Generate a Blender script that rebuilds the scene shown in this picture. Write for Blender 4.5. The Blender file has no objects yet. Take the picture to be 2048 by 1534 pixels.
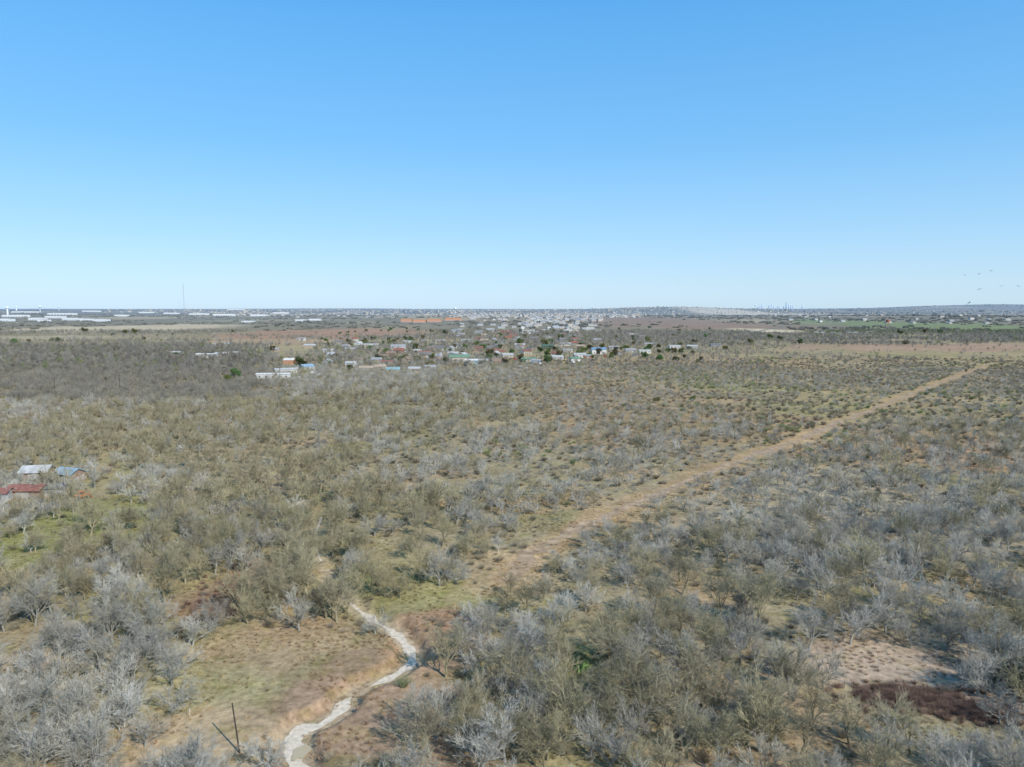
import bpy, math, random
import numpy as np
from mathutils import Vector, Matrix, Euler

random.seed(7); NR = np.random.RandomState(11)
sc = bpy.context.scene
ROOT = sc.collection
H = 50.0; FPX = 1435.0; TH = math.atan((767-617)/FPX)

# ---------------------------------------------------------------- image-to-ground helpers
def G(u, v):  # u, v are image pixels; the camera ray through them meets flat ground
    """ground coordinates (metres) of an image pixel"""
    a = (767-v)/FPX
    dy = math.cos(TH)+a*math.sin(TH); dz = -math.sin(TH)+a*math.cos(TH)
    t = H/-dz
    return ((u-1024)/FPX*t, dy*t)

def sstep(a, b, x):
    t = np.clip((x-a)/(b-a), 0, 1); return t*t*(3-2*t)

def vnoise(x, y, seed=0):
    x = np.asarray(x, float); y = np.asarray(y, float)
    xi = np.floor(x).astype(np.int64); yi = np.floor(y).astype(np.int64)
    fx = x-xi; fy = y-yi
    fx = fx*fx*(3-2*fx); fy = fy*fy*(3-2*fy)
    def h(a, b):
        n = (a*374761393+b*668265263+seed*974634777) & 0x7fffffff
        n = ((n ^ (n >> 13))*1274126177) & 0x7fffffff
        return ((n ^ (n >> 16)) & 0xffff)/65535.0
    return (h(xi, yi)*(1-fx)+h(xi+1, yi)*fx)*(1-fy)+(h(xi, yi+1)*(1-fx)+h(xi+1, yi+1)*fx)*fy

def fbm(x, y, s, seed=0, o=4):
    r = 0; a = .5; t = 0
    for i in range(o):
        r = r+a*vnoise(x/s*2**i+17.3*i, y/s*2**i-9.1*i, seed+i); t += a; a *= .5
    return r/t

def seg_dist(x, y, pts):
    d = np.full(np.shape(x), 1e9)
    for (ax, ay), (bx, by) in zip(pts[:-1], pts[1:]):
        vx, vy = bx-ax, by-ay; L = vx*vx+vy*vy
        t = np.clip(((x-ax)*vx+(y-ay)*vy)/L, 0, 1)
        d = np.minimum(d, np.hypot(x-ax-t*vx, y-ay-t*vy))
    return d

def smooth_line(pts, n=8):
    P = [pts[0]]+list(pts)+[pts[-1]]; out = []
    for i in range(1, len(P)-2):
        p0, p1, p2, p3 = [np.array(P[i+k]) for k in (-1, 0, 1, 2)]
        for j in range(n):
            t = j/n
            out.append(tuple(.5*((2*p1)+(-p0+p2)*t+(2*p0-5*p1+4*p2-p3)*t*t+(-p0+3*p1-3*p2+p3)*t**3)))
    out.append(tuple(P[-2])); return out

CREEK = smooth_line([G(*p) for p in [(640, 1620), (606, 1534), (590, 1490), (588, 1462), (606, 1440), (645, 1428), (680, 1400), (702, 1375),
         (745, 1352), (792, 1332), (824, 1302), (808, 1268), (780, 1244), (745, 1224), (714, 1203), (690, 1178), (664, 1155),
         (648, 1120), (634, 1095), (630, 1060), (642, 1022), (632, 990), (600, 955)]], 5)
PATH = smooth_line([G(*p) for p in [(1020, 1160), (1062, 1108), (1180, 1046), (1330, 983), (1480, 922), (1600, 880), (1700, 836), (1985, 726)]], 10)
NROAD = smooth_line([G(-200, 800), G(100, 785), G(300, 775), G(480, 768), G(620, 752)], 6)

def creekd(x, y): return seg_dist(x, y, CREEK)

def hgt(x, y, creek=True):
    x = np.asarray(x, float); y = np.asarray(y, float)
    z = (fbm(x, y, 60, 3, 2)-.5)*.8
    far = sstep(1500, 4500, y)
    z = z+far*(fbm(x, y, 1500, 5, 3)-.5)*22
    z = z+sstep(5500, 9000, y)*(fbm(x, y, 3600, 9, 3))*52*sstep(30000, 14000, y)
    z = z+sstep(9000, 13000, y)*22*fbm(x, y, 2500, 21, 2)
    z = z+16*np.exp(-((x-2100)/900)**2-((y-3300)/700)**2)
    z = z+80*np.exp(-((x-6900)/1700)**2-((y-10500)/1300)**2)
    z = z+40*np.exp(-((x-1900)/900)**2-((y-8500)/1300)**2)
    if creek:
        m = (y < 260) & (y > 40) & (np.abs(x) < 90)
        if np.any(m):
            d = np.full(np.shape(x), 1e9)
            d[m] = creekd(x[m], y[m])+(vnoise(x[m]/2.2, y[m]/2.2, 55)-.5)*.8
            z = z-1.2*sstep(2.9, 1.6, d)
    return z
def hz(x, y): return float(hgt(np.array([x]), np.array([y]))[0])

# ---------------------------------------------------------------- materials
def new_mat(name):
    m = bpy.data.materials.new(name); m.use_nodes = True
    nt = m.node_tree; b = nt.nodes["Principled BSDF"]
    b.inputs["Specular IOR Level"].default_value = .2
    b.inputs["Roughness"].default_value = .85
    return m, nt, b

def mathn(nt, op, a, b):
    n = nt.nodes.new("ShaderNodeMath"); n.operation = op
    for i, s in enumerate((a, b)):
        if isinstance(s, (int, float)): n.inputs[i].default_value = s
        else: nt.links.new(s, n.inputs[i])
    return n.outputs[0]

def noise_out(nt, vec, scale, detail=6, rough=.6):
    n = nt.nodes.new("ShaderNodeTexNoise"); n.inputs["Scale"].default_value = scale
    n.inputs["Detail"].default_value = detail; n.inputs["Roughness"].default_value = rough
    nt.links.new(vec, n.inputs["Vector"]); return n.outputs["Fac"]

def mulcol(nt, col, fac):
    n = nt.nodes.new("ShaderNodeVectorMath"); n.operation = 'SCALE'
    nt.links.new(col, n.inputs[0]); nt.links.new(fac, n.inputs["Scale"]); return n.outputs[0]

def remap(nt, s, a, b, c, d):
    n = nt.nodes.new("ShaderNodeMapRange"); n.inputs[1].default_value = a; n.inputs[2].default_value = b
    n.inputs[3].default_value = c; n.inputs[4].default_value = d
    nt.links.new(s, n.inputs[0]); return n.outputs[0]

_cm = {}
def cmat(name, col, rough=.7, var=.25, scale=2.0):
    if name in _cm: return _cm[name]
    m, nt, b = new_mat(name)
    tc = nt.nodes.new("ShaderNodeTexCoord")
    f = remap(nt, noise_out(nt, tc.outputs["Object"], scale, 5), .3, .7, 1-var, 1+var*.6)
    rgb = nt.nodes.new("ShaderNodeRGB"); rgb.outputs[0].default_value = (*col, 1)
    nt.links.new(mulcol(nt, rgb.outputs[0], f), b.inputs["Base Color"])
    b.inputs["Roughness"].default_value = rough
    _cm[name] = m; return m

def plant_mat(name, var=.25, rough=.9):
    m, nt, b = new_mat(name)
    at = nt.nodes.new("ShaderNodeAttribute"); at.attribute_type = 'INSTANCER'; at.attribute_name = "tint"
    tc = nt.nodes.new("ShaderNodeTexCoord")
    f = remap(nt, noise_out(nt, tc.outputs["Object"], 1.3, 2), .3, .7, 1-var, 1+var)
    nt.links.new(mulcol(nt, at.outputs["Color"], f), b.inputs["Base Color"])
    b.inputs["Roughness"].default_value = rough
    b.inputs["Specular IOR Level"].default_value = .05
    return m
M_TWIG = plant_mat("twig_bark"); M_GRASS = plant_mat("dry_grass"); M_LEAF = plant_mat("evergreen_leaf", .45)
M_BARK = cmat("grey_bark", (.17, .155, .125), .9, .4, 3)

def ground_mat():
    m, nt, b = new_mat("dry_ground")
    at = nt.nodes.new("ShaderNodeAttribute"); at.attribute_name = "zone"
    tc = nt.nodes.new("ShaderNodeTexCoord"); ob = tc.outputs["Object"]
    n1 = noise_out(nt, ob, .9, 10, .7); n2 = noise_out(nt, ob, .11, 6, .6); n3 = noise_out(nt, ob, .012, 6, .65)
    n4 = noise_out(nt, ob, .28, 8, .65)
    f = mathn(nt, 'MULTIPLY', remap(nt, n1, .3, .7, .55, 1.38), remap(nt, n2, .3, .7, .78, 1.22))
    f = mathn(nt, 'MULTIPLY', f, remap(nt, n3, .3, .7, .85, 1.15))
    c = mulcol(nt, at.outputs["Color"], f)
    mx = nt.nodes.new("ShaderNodeMix"); mx.data_type = 'RGBA'; mx.blend_type = 'MULTIPLY'
    mx.inputs["B"].default_value = (.78, .83, .6, 1)
    nt.links.new(remap(nt, n4, .50, .64, 0, .7), mx.inputs["Factor"]); nt.links.new(c, mx.inputs["A"])
    nt.links.new(mx.outputs["Result"], b.inputs["Base Color"])
    bp = nt.nodes.new("ShaderNodeBump"); bp.inputs["Distance"].default_value = .3; bp.inputs["Strength"].default_value = .6
    nt.links.new(n1, bp.inputs["Height"]); nt.links.new(bp.outputs[0], b.inputs["Normal"])
    b.inputs["Roughness"].default_value = 1; b.inputs["Specular IOR Level"].default_value = 0
    return m

# ---------------------------------------------------------------- mesh helpers
def mesh_obj(name, V, F, mats, mi=None, parent=None, link=True, smooth=False):
    me = bpy.data.meshes.new(name); me.from_pydata([tuple(v) for v in V], [], F)
    for m in (mats if isinstance(mats, (list, tuple)) else [mats]): me.materials.append(m)
    if mi is not None: me.polygons.foreach_set("material_index", mi)
    if smooth: me.polygons.foreach_set("use_smooth", [True]*len(me.polygons))
    me.update()
    ob = bpy.data.objects.new(name, me)
    if link: ROOT.objects.link(ob)
    if parent: ob.parent = parent
    return ob

def tag(ob, label=None, cat=None, group=None, kind=None):
    if label: ob["label"] = label
    if cat: ob["category"] = cat
    if group: ob["group"] = group
    if kind: ob["kind"] = kind
    return ob

def empty(name, loc, rotz=0, scale=1):
    e = bpy.data.objects.new(name, None); e.empty_display_size = .3
    e.location = loc; e.rotation_euler = (0, 0, rotz); e.scale = (scale,)*3
    ROOT.objects.link(e); return e

class MB:
    def __init__(s): s.V = []; s.F = []; s.M = []
    def add(s, vs, fs, m=0):
        b = len(s.V); s.V += [tuple(v) for v in vs]; s.F += [tuple(b+i for i in f) for f in fs]; s.M += [m]*len(fs)
    def box(s, x0, x1, y0, y1, z0, z1, m=0):
        s.add([(x0, y0, z0), (x1, y0, z0), (x1, y1, z0), (x0, y1, z0), (x0, y0, z1), (x1, y0, z1), (x1, y1, z1), (x0, y1, z1)],
              [(0, 3, 2, 1), (4, 5, 6, 7), (0, 1, 5, 4), (1, 2, 6, 5), (2, 3, 7, 6), (3, 0, 4, 7)], m)
    def gable(s, L, W, h, r, m=0):
        a, b = L/2, W/2
        s.add([(-a, -b, -.5), (a, -b, -.5), (a, b, -.5), (-a, b, -.5), (-a, -b, h), (a, -b, h), (a, b, h), (-a, b, h), (-a, 0, h+r), (a, 0, h+r)],
              [(0, 1, 5, 4), (1, 2, 6, 9, 5), (2, 3, 7, 6), (3, 0, 4, 8, 7)], m)
    def roof(s, L, W, h, r, ov=.5, t=.18, m=0):
        a = L/2+ov; b = W/2+ov; k = r/(W/2); e = h-ov*k
        z = .03
        V = [(-a, -b, e+z), (a, -b, e+z), (a, 0, h+r+z), (-a, 0, h+r+z), (a, b, e+z), (-a, b, e+z)]
        V += [(x, y, q+t) for x, y, q in V]
        s.add(V, [(0, 3, 2, 1), (3, 5, 4, 2), (6, 7, 8, 9), (9, 8, 10, 11), (0, 1, 7, 6), (5, 11, 10, 4), (1, 2, 8, 7), (2, 4, 10, 8), (0, 6, 9, 3), (3, 9, 11, 5)], m)
    def cyl(s, c, r0, r1, z0, z1, k=12, m=0, ax='z'):
        V = []
        for z, r in ((z0, r0), (z1, r1)):
            for j in range(k):
                a = 2*math.pi*j/k; p = (r*math.cos(a), r*math.sin(a), z)
                if ax == 'y': p = (p[0], p[2], p[1])
                if ax == 'x': p = (p[2], p[0], p[1])
                V.append((c[0]+p[0], c[1]+p[1], c[2]+p[2]))
        s.add(V, [(j, (j+1) % k, k+(j+1) % k, k+j) for j in range(k)]+[tuple(range(k))[::-1], tuple(range(k, 2*k))], m)
    def beam(s, p, q, r, k=4, m=0):
        V = []; F = []; tube(V, F, [Vector(p), Vector(q)], [r, r], k); s.add(V, F, m)
    def lathe(s, prof, k=20, m=0):
        V = [(r*math.cos(2*math.pi*j/k), r*math.sin(2*math.pi*j/k), z) for r, z in prof for j in range(k)]
        F = [(i*k+j, i*k+(j+1) % k, (i+1)*k+(j+1) % k, (i+1)*k+j) for i in range(len(prof)-1) for j in range(k)]
        s.add(V, F, m)
    def obj(s, name, mats, parent=None, link=True, smooth=False):
        return mesh_obj(name, s.V, s.F, mats, s.M, parent, link, smooth)

REF = Vector((.31, .93, .17)).normalized()
def tube(V, F, pts, rad, k, cap=False):
    b = len(V); n = len(pts)
    for i, p in enumerate(pts):
        d = (pts[min(i+1, n-1)]-pts[max(i-1, 0)]).normalized()
        a = d.cross(REF)
        if a.length < .05: a = d.orthogonal()
        a.normalize(); c = d.cross(a); r = rad[i]
        for j in range(k):
            t = 2*math.pi*j/k; q = p+(a*math.cos(t)+c*math.sin(t))*r
            V.append((q.x, q.y, q.z))
    for i in range(n-1):
        for j in range(k):
            F.append((b+i*k+j, b+i*k+(j+1) % k, b+(i+1)*k+(j+1) % k, b+(i+1)*k+j))

def spike(V, F, p, d, L, r, k=3):
    a = d.orthogonal().normalized(); c = d.cross(a); b = len(V)
    for j in range(k):
        t = 2*math.pi*j/k; q = p+(a*math.cos(t)+c*math.sin(t))*r; V.append((q.x, q.y, q.z))
    q = p+d*L; V.append((q.x, q.y, q.z))
    for j in range(k): F.append((b+j, b+(j+1) % k, b+k))

def limb(R, p, d, L, n, up, wob):
    pts = [p.copy()]
    for i in range(n):
        d = (d+Vector((R.uniform(-wob, wob), R.uniform(-wob, wob), R.uniform(-wob, wob)+up))).normalized()
        p = p+d*(L/n); pts.append(p.copy())
    return pts
def along(pts, t):
    f = t*(len(pts)-1); i = min(int(f), len(pts)-2); f -= i
    return pts[i].lerp(pts[i+1], f), (pts[i+1]-pts[i]).normalized()
def deviate(R, d, a):
    o = d.orthogonal().normalized(); o.rotate(Matrix.Rotation(R.uniform(0, 6.283), 3, d))
    return (d*math.cos(a)+o*math.sin(a)).normalized()

def bare_tree_geo(seed, style, n1=6, n2=8, n3=7, n4=8, tw=1.0):
    R = random.Random(seed); TV, TF, CV, CF = [], [], [], []
    if style == 'spread': Ht, th, e0, e1, L1, up = .8, .12, 18, 68, 2.8, .09
    elif style == 'vase': Ht, th, e0, e1, L1, up = 1.3, .14, 50, 84, 3.6, .07
    else: Ht, th, e0, e1, L1, up = 1.0, .13, 32, 85, 3.0, .06
    tr = limb(R, Vector((0, 0, -.3)), Vector((R.uniform(-.15, .15), R.uniform(-.15, .15), 1)).normalized(), Ht+.3, 3, .1, .1)
    tube(TV, TF, tr, [th*1.35, th*1.1, th, th*.95], 7)
    az0 = R.uniform(0, 6.28)
    for i in range(n1):
        az = az0+i*2*math.pi/n1+R.uniform(-.4, .4); el = math.radians(R.uniform(e0, e1))
        d = Vector((math.cos(az)*math.cos(el), math.sin(az)*math.cos(el), math.sin(el)))
        L = L1*R.uniform(.65, 1.2); l1 = limb(R, tr[-1]-Vector((0, 0, R.uniform(0, .2))), d, L, 6, up, .22)
        r = th*.5*R.uniform(.8, 1.1)
        tube(TV, TF, l1, [r*(1-.145*q) for q in range(7)], 5)
        for j in range(n2):
            t = .25+.75*(j+R.random())/n2; p, d1 = along(l1, t)
            d2 = deviate(R, d1, math.radians(R.uniform(20, 62))); d2.z += .12; d2.normalize()
            LL = L*.58*R.uniform(.7, 1.2)*(1.15-.4*t); l2 = limb(R, p, d2, LL, 4, .05, .2)
            r2 = .028*tw*R.uniform(.8, 1.2)
            tube(CV, CF, l2, [r2*(1-.17*q) for q in range(5)], 3)
            for k in range(n3):
                t3 = .2+.8*(k+R.random())/n3; p3, d3 = along(l2, t3); d3 = deviate(R, d3, math.radians(R.uniform(18, 55)))
                L3 = LL*.55*R.uniform(.6, 1.2); l3 = limb(R, p3, d3, L3, 2, .06, .2)
                tube(CV, CF, l3, [.015*tw, .011*tw, .006*tw], 3)
                for m in range(n4):
                    p4, d4 = along(l3, R.uniform(.2, 1)); d4 = deviate(R, d4, math.radians(R.uniform(15, 55)))
                    spike(CV, CF, p4, d4, L3*.6*R.uniform(.5, 1.2), .0105*tw)
    return TV, TF, CV, CF

def leafy_geo(seed, w=3.2, h=5.0, n=2600, leaf=.17):
    R = random.Random(seed); TV, TF, CV, CF = [], [], [], []
    tr = limb(R, Vector((0, 0, -.3)), Vector((0, 0, 1)), h*.38, 3, .1, .08); tube(TV, TF, tr, [.24, .2, .17, .15], 7)
    lumps = []
    for i in range(13):
        a = R.uniform(0, 6.28); q = math.sqrt(R.random())*w*.68; z = h*R.uniform(.34, .86)*(1-.12*(q/w))
        c = Vector((math.cos(a)*q, math.sin(a)*q, z)); lumps.append((c, w*R.uniform(.26, .42)))
        l = [tr[-1], tr[-1].lerp(c, .5)+Vector((0, 0, -.2)), c]; tube(TV, TF, l, [.09, .06, .03], 4)
    for i in range(n):
        c, r = R.choice(lumps); d = Vector((R.gauss(0, 1), R.gauss(0, 1), R.gauss(0, 1))).normalized()
        p = c+d*r*R.uniform(.55, 1.12); s = leaf*R.uniform(.6, 1.5)
        a = Vector((R.gauss(0, 1), R.gauss(0, 1), R.gauss(0, 1))).normalized(); b = a.orthogonal().normalized()
        k = len(CV)
        for q in (p-a*s, p+b*s*.6, p+a*s, p-b*s*.6): CV.append(tuple(q))
        CF.append((k, k+1, k+2, k+3))
    return TV, TF, CV, CF

def joined(name, g, mats):
    TV, TF, CV, CF = g; n = len(TV)
    return mesh_obj(name, TV+CV, TF+[tuple(i+n for i in f) for f in CF], mats, [0]*len(TF)+[1]*len(CF), link=False)

# ---------------------------------------------------------------- scatter (masses only)
def scatter(name, sources, P, S, T, label, cat, tilt=.06, I=None):
    n = len(P); me = bpy.data.meshes.new(name); me.from_pydata([tuple(p) for p in P], [], [])
    def attr(nm, ty, key, data):
        a = me.attributes.new(nm, ty, 'POINT'); a.data.foreach_set(key, np.asarray(data).ravel())
    rot = np.stack([NR.normal(0, tilt, n), NR.normal(0, tilt, n), NR.uniform(0, 6.283, n)], 1)
    attr("rot", 'FLOAT_VECTOR', "vector", rot.astype(np.float32)); attr("scl", 'FLOAT', "value", np.asarray(S, np.float32))
    attr("idx", 'INT', "value", (NR.randint(0, len(sources), n) if I is None else I).astype(np.int32))
    attr("tint", 'FLOAT_COLOR', "color", np.concatenate([np.asarray(T), np.ones((n, 1))], 1).astype(np.float32))
    col = bpy.data.collections.new(name+"_forms")
    for s in sources: col.objects.link(s)
    ng = bpy.data.node_groups.new(name+"_nodes", 'GeometryNodeTree')
    ng.interface.new_socket("Geometry", in_out='INPUT', socket_type='NodeSocketGeometry')
    ng.interface.new_socket("Geometry", in_out='OUTPUT', socket_type='NodeSocketGeometry')
    N = ng.nodes; i = N.new("NodeGroupInput"); o = N.new("NodeGroupOutput")
    iop = N.new("GeometryNodeInstanceOnPoints"); ci = N.new("GeometryNodeCollectionInfo")
    ci.inputs["Collection"].default_value = col; ci.inputs["Separate Children"].default_value = True; ci.inputs["Reset Children"].default_value = True
    iop.inputs["Pick Instance"].default_value = True
    def na(nm, ty):
        q = N.new("GeometryNodeInputNamedAttribute"); q.data_type = ty; q.inputs["Name"].default_value = nm; return q.outputs["Attribute"]
    L = ng.links
    L.new(i.outputs[0], iop.inputs["Points"]); L.new(ci.outputs[0], iop.inputs["Instance"])
    L.new(na("idx", 'INT'), iop.inputs["Instance Index"]); L.new(na("rot", 'FLOAT_VECTOR'), iop.inputs["Rotation"])
    L.new(na("scl", 'FLOAT'), iop.inputs["Scale"]); L.new(iop.outputs[0], o.inputs[0])
    ob = bpy.data.objects.new(name, me); ROOT.objects.link(ob)
    md = ob.modifiers.new("scatter", 'NODES'); md.node_group = ng
    return tag(ob, label, cat, kind="stuff")

# ---------------------------------------------------------------- zones : (u,v,du,dv,colour,strength)
def blob(u, v, du, dv):
    x, y = G(u, v); y0 = G(u, v+dv)[1]; y1 = G(u, max(v-dv, 622))[1]
    return x, y, du*y/FPX, max(y-y0, 1), max(y1-y, 1)
def blobmask(x, y, b, wn):
    cx, cy, rx, r0, r1 = b; dy = y-cy
    q = np.hypot((x-cx)/rx, np.where(dy < 0, dy/r0, dy/r1))+(wn-.5)*1.0
    return sstep(1.25, .7, q)

OLIVE = (.275, .255, .135); DKBR = (.19, .135, .105)
ORNG = (.35, .25, .165); GREEN = (.20, .225, .10)
ZC = [
 (120, 1060, 170, 75, (.24, .25, .11), .9), (230, 1000, 60, 30, OLIVE, .8), (820, 1185, 230, 45, (.29, .27, .135), .8),
 (700, 1160, 60, 25, GREEN, .5), (400, 1370, 160, 90, (.36, .32, .19), .8), (380, 1480, 230, 80, (.43, .335, .23), .85),
 (450, 1190, 75, 65, (.26, .175, .12), .85), (560, 1290, 200, 60, (.36, .275, .185), .8), (860, 1280, 120, 75, (.37, .25, .17), .95), (850, 1250, 90, 35, (.31, .215, .15), .7),
 (700, 1330, 90, 50, (.30, .215, .15), .85), (760, 1440, 220, 110, (.34, .245, .18), .9), (900, 1500, 150, 60, (.30, .225, .17), .6),
 (1160, 1340, 80, 50, (.20, .21, .10), .8), (1790, 1330, 230, 60, (.40, .32, .255), .95), (1830, 1400, 130, 34, DKBR, .85), (1960, 1430, 110, 30, DKBR, .6), (1950, 1390, 120, 40, (.37, .305, .245), .8),
 (1010, 1150, 100, 45, (.37, .29, .19), .85), (1750, 1050, 350, 110, (.35, .31, .25), .7), (1850, 900, 260, 40, (.39, .27, .175), .7), (1960, 920, 160, 30, (.37, .25, .16), .6),
 (1400, 850, 300, 60, ORNG, .6), (1750, 780, 320, 60, (.34, .275, .175), .7), (1200, 790, 200, 50, (.34, .26, .175), .7), (1300, 725, 350, 18, (.35, .26, .175), .55),
 (1900, 695, 350, 7, (.38, .26, .20), .8), (1950, 655, 200, 14, (.19, .24, .10), .8), (1370, 648, 180, 13, (.28, .195, .145), .9), (1360, 675, 180, 10, (.26, .205, .15), .6),
 (1500, 775, 120, 12, (.27, .28, .14), .4), (1650, 820, 120, 16, (.27, .275, .14), .4),
 (240, 656, 190, 8, (.50, .42, .31), 1), (650, 668, 200, 11, (.35, .225, .16), .95), (560, 684, 180, 7, (.38, .285, .20), .9), (850, 683, 130, 5, (.41, .33, .20), .9),
 (560, 700, 120, 10, (.35, .30, .19), .8), (650, 745, 110, 6, (.35, .32, .18), .8), (330, 715, 60, 6, (.38, .32, .22), .8), (980, 710, 180, 7, (.33, .29, .18), .8), (990, 733, 60, 8, (.32, .30, .18), .6),
 (1530, 661, 60, 5, (.58, .49, .36), 1), (1480, 628, 80, 2.5, (.64, .55, .42), 1), (700, 627, 30, 1.5, (.5, .4, .3), .8), (480, 640, 60, 3, (.30, .29, .20), .7),
 (120, 675, 130, 4, (.38, .33, .24), .9), (100, 700, 60, 5, (.32, .30, .19), .6), (870, 770, 160, 30, (.32, .265, .175), .6),
]
def zone_color(x, y):
    n = len(x)
    a = fbm(x, y, 45, 31, 4); b = fbm(x, y, 18, 47, 4); w = fbm(x, y, 9, 77, 3)
    d = np.clip(y/400, 0, 1)[:, None]
    c = np.array((.325, .28, .19))*(1-d)+np.array((.325, .275, .19))*d
    m = sstep(.46, .62, a)[:, None]*.6; c = c*(1-m)+np.array(OLIVE)*m
    m = sstep(.52, .66, b)[:, None]*.55; c = c*(1-m)+np.array((.365, .265, .175))*m
    m = sstep(.5, .36, b)[:, None]*.4; c = c*(1-m)+np.array((.245, .21, .145))*m
    far = sstep(900, 2200, y)
    pa = fbm(x, y*.5, 500, 61, 3)
    fc = np.where(pa[:, None] > .52, np.array((.28, .235, .17)), np.array((.19, .175, .135)))
    fc = np.where(pa[:, None] > .62, np.array((.40, .33, .23)), fc)
    m = (far*.75)[:, None]; c = c*(1-m)+fc*m
    wf = fbm(x, y, np.maximum(9, 9*y/200), 5, 3)
    for (u, v, du, dv, col, s) in ZC:
        m = (blobmask(x, y, blob(u, v, du, dv), wf)*s)[:, None]
        c = c*(1-m)+np.array(col)*m
    m = (sstep(7.0, 2.5, seg_dist(x, y, PATH)+(w-.5)*9)*.85)[:, None]; c = c*(1-m)+np.array((.40, .29, .18))*m
    near = y < 170
    if near.any():
        cd = np.full(n, 1e9); cd[near] = creekd(x[near], y[near])
        m = (sstep(2.2, .8, cd+(w-.5)*3)*.7)[:, None]; c = c*(1-m)+np.array((.46, .39, .29))*m
    c = c*np.array((1.06, 1.0, .88))
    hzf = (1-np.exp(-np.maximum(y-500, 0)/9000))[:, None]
    c = c*(1-hzf)+np.array((.24, .32, .41))*hzf  # aerial haze painted into the ground colour, growing with distance
    return np.clip(c, .01, .9)

# ---------------------------------------------------------------- ground
ys = [-120, -60, -20, 10, 30, 45, 55]+list(np.arange(60, 170, .5))+list(np.arange(170, 230, .9))
while ys[-1] < 60000: ys.append(ys[-1]*1.0+max(.75, ys[-1]*.0135-2.2))
ys = np.array(ys); s = np.linspace(-1, 1, 521); NX = len(s); NY = len(ys)
w = 150+1.15*np.maximum(ys, 0)
X = (w[:, None]*(.38*s+.62*s**3)[None, :]).ravel(); Y = np.repeat(ys, NX)
Z = hgt(X, Y)
idx = np.arange(NX*NY).reshape(NY, NX)
q = np.stack([idx[:-1, :-1], idx[:-1, 1:], idx[1:, 1:], idx[1:, :-1]], -1).reshape(-1, 4)
me = bpy.data.meshes.new("ground")
me.vertices.add(len(X)); me.vertices.foreach_set("co", np.stack([X, Y, Z], 1).ravel())
me.loops.add(q.size); me.loops.foreach_set("vertex_index", q.ravel())
me.polygons.add(len(q)); me.polygons.foreach_set("loop_start", np.arange(0, q.size, 4)); me.polygons.foreach_set("loop_total", np.full(len(q), 4))
me.polygons.foreach_set("use_smooth", np.ones(len(q), bool))
me.update(calc_edges=True); me.validate()
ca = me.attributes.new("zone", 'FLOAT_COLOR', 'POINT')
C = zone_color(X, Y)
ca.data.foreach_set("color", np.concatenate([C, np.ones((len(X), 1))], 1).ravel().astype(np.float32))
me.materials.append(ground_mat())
gr = bpy.data.objects.new("ground", me); ROOT.objects.link(gr)
tag(gr, "dry brown and olive scrubland ground with low ridges", "ground", kind="structure")

def ribbon(name, line, wfun, mat, lift, label, cat, jit=.35, step=1.0, cols=5):
    pts = []
    for a, b in zip(line[:-1], line[1:]):
        n = max(1, int(math.hypot(b[0]-a[0], b[1]-a[1])/step))
        pts += [(a[0]+(b[0]-a[0])*i/n, a[1]+(b[1]-a[1])*i/n) for i in range(n)]
    V = []; lj = rj = 0
    for i, p in enumerate(pts):
        q = pts[min(i+1, len(pts)-1)]; o = pts[max(i-1, 0)]
        dx, dy = q[0]-o[0], q[1]-o[1]; L = math.hypot(dx, dy) or 1; nx, ny = -dy/L, dx/L
        lj = lj*.7+NR.uniform(-jit, jit)*.6; rj = rj*.7+NR.uniform(-jit, jit)*.6
        wd = wfun(i/len(pts), p); l = wd/2*max(.15, 1+lj); r = wd/2*max(.15, 1+rj)
        for k in range(cols):
            t = -l+(l+r)*k/(cols-1); V.append((p[0]+nx*t, p[1]+ny*t))
    V = np.array(V); z = hgt(V[:, 0], V[:, 1])+lift
    F = [(i*cols+k, (i+1)*cols+k, (i+1)*cols+k+1, i*cols+k+1)[::-1] for i in range(len(pts)-1) for k in range(cols-1)]
    ob = mesh_obj(name, np.column_stack([V, z]), F, mat, smooth=True)
    return tag(ob, label, cat, kind="structure")

M_GRAVEL = cmat("pale_creek_gravel", (.64, .55, .42), .95, .3, 1.5)
M_TRACK = cmat("mown_dirt_track", (.40, .285, .175), .95, .5, .4)
gy_ = G(0, 1364)[1]
def cw(t, p):
    f = float(vnoise(np.array([p[0]/2.6]), np.array([p[1]/2.6]), 8)[0])
    gap = 1-.96*math.exp(-((p[1]-gy_)/2.2)**4)
    pool = 1+1.3*math.exp(-((p[1]-G(0, 1480)[1])/2.4)**2)
    return min(1.25*(.35+1.25*f)*gap*pool, 2.5)
cut = G(0, 1150)[1]
CV1 = [p for p in CREEK if p[1] < G(0, 1172)[1]]
ribbon("creek_bed", CV1, cw, M_GRAVEL, .05, "winding pale gravel bed of a dry creek", "creek bed", .5, .4)
CV2 = [p for p in CREEK if G(0, 1020)[1] > p[1] > G(0, 1110)[1]]
ribbon("creek_bed", CV2[::1], lambda t, p: .5, M_GRAVEL, .05, "narrow pale gravel stretch of a dry creek", "creek bed", .7, .8)
ribbon("dirt_path", PATH, lambda t, p: (2.2+3.0*float(fbm(np.array([p[0]]), np.array([p[1]]), 12, 18, 2)[0]))*(1-.4*t), M_TRACK, .04,
       "straight orange-brown cleared track through the scrub", "path", 1.0, .9)
ribbon("dirt_road", NROAD, lambda t, p: 3.5, cmat("grey_road", (.38, .34, .28), .95, .3, .3), .05, "narrow pale unpaved road beside the tree line", "road", .05, 3.0)
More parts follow.
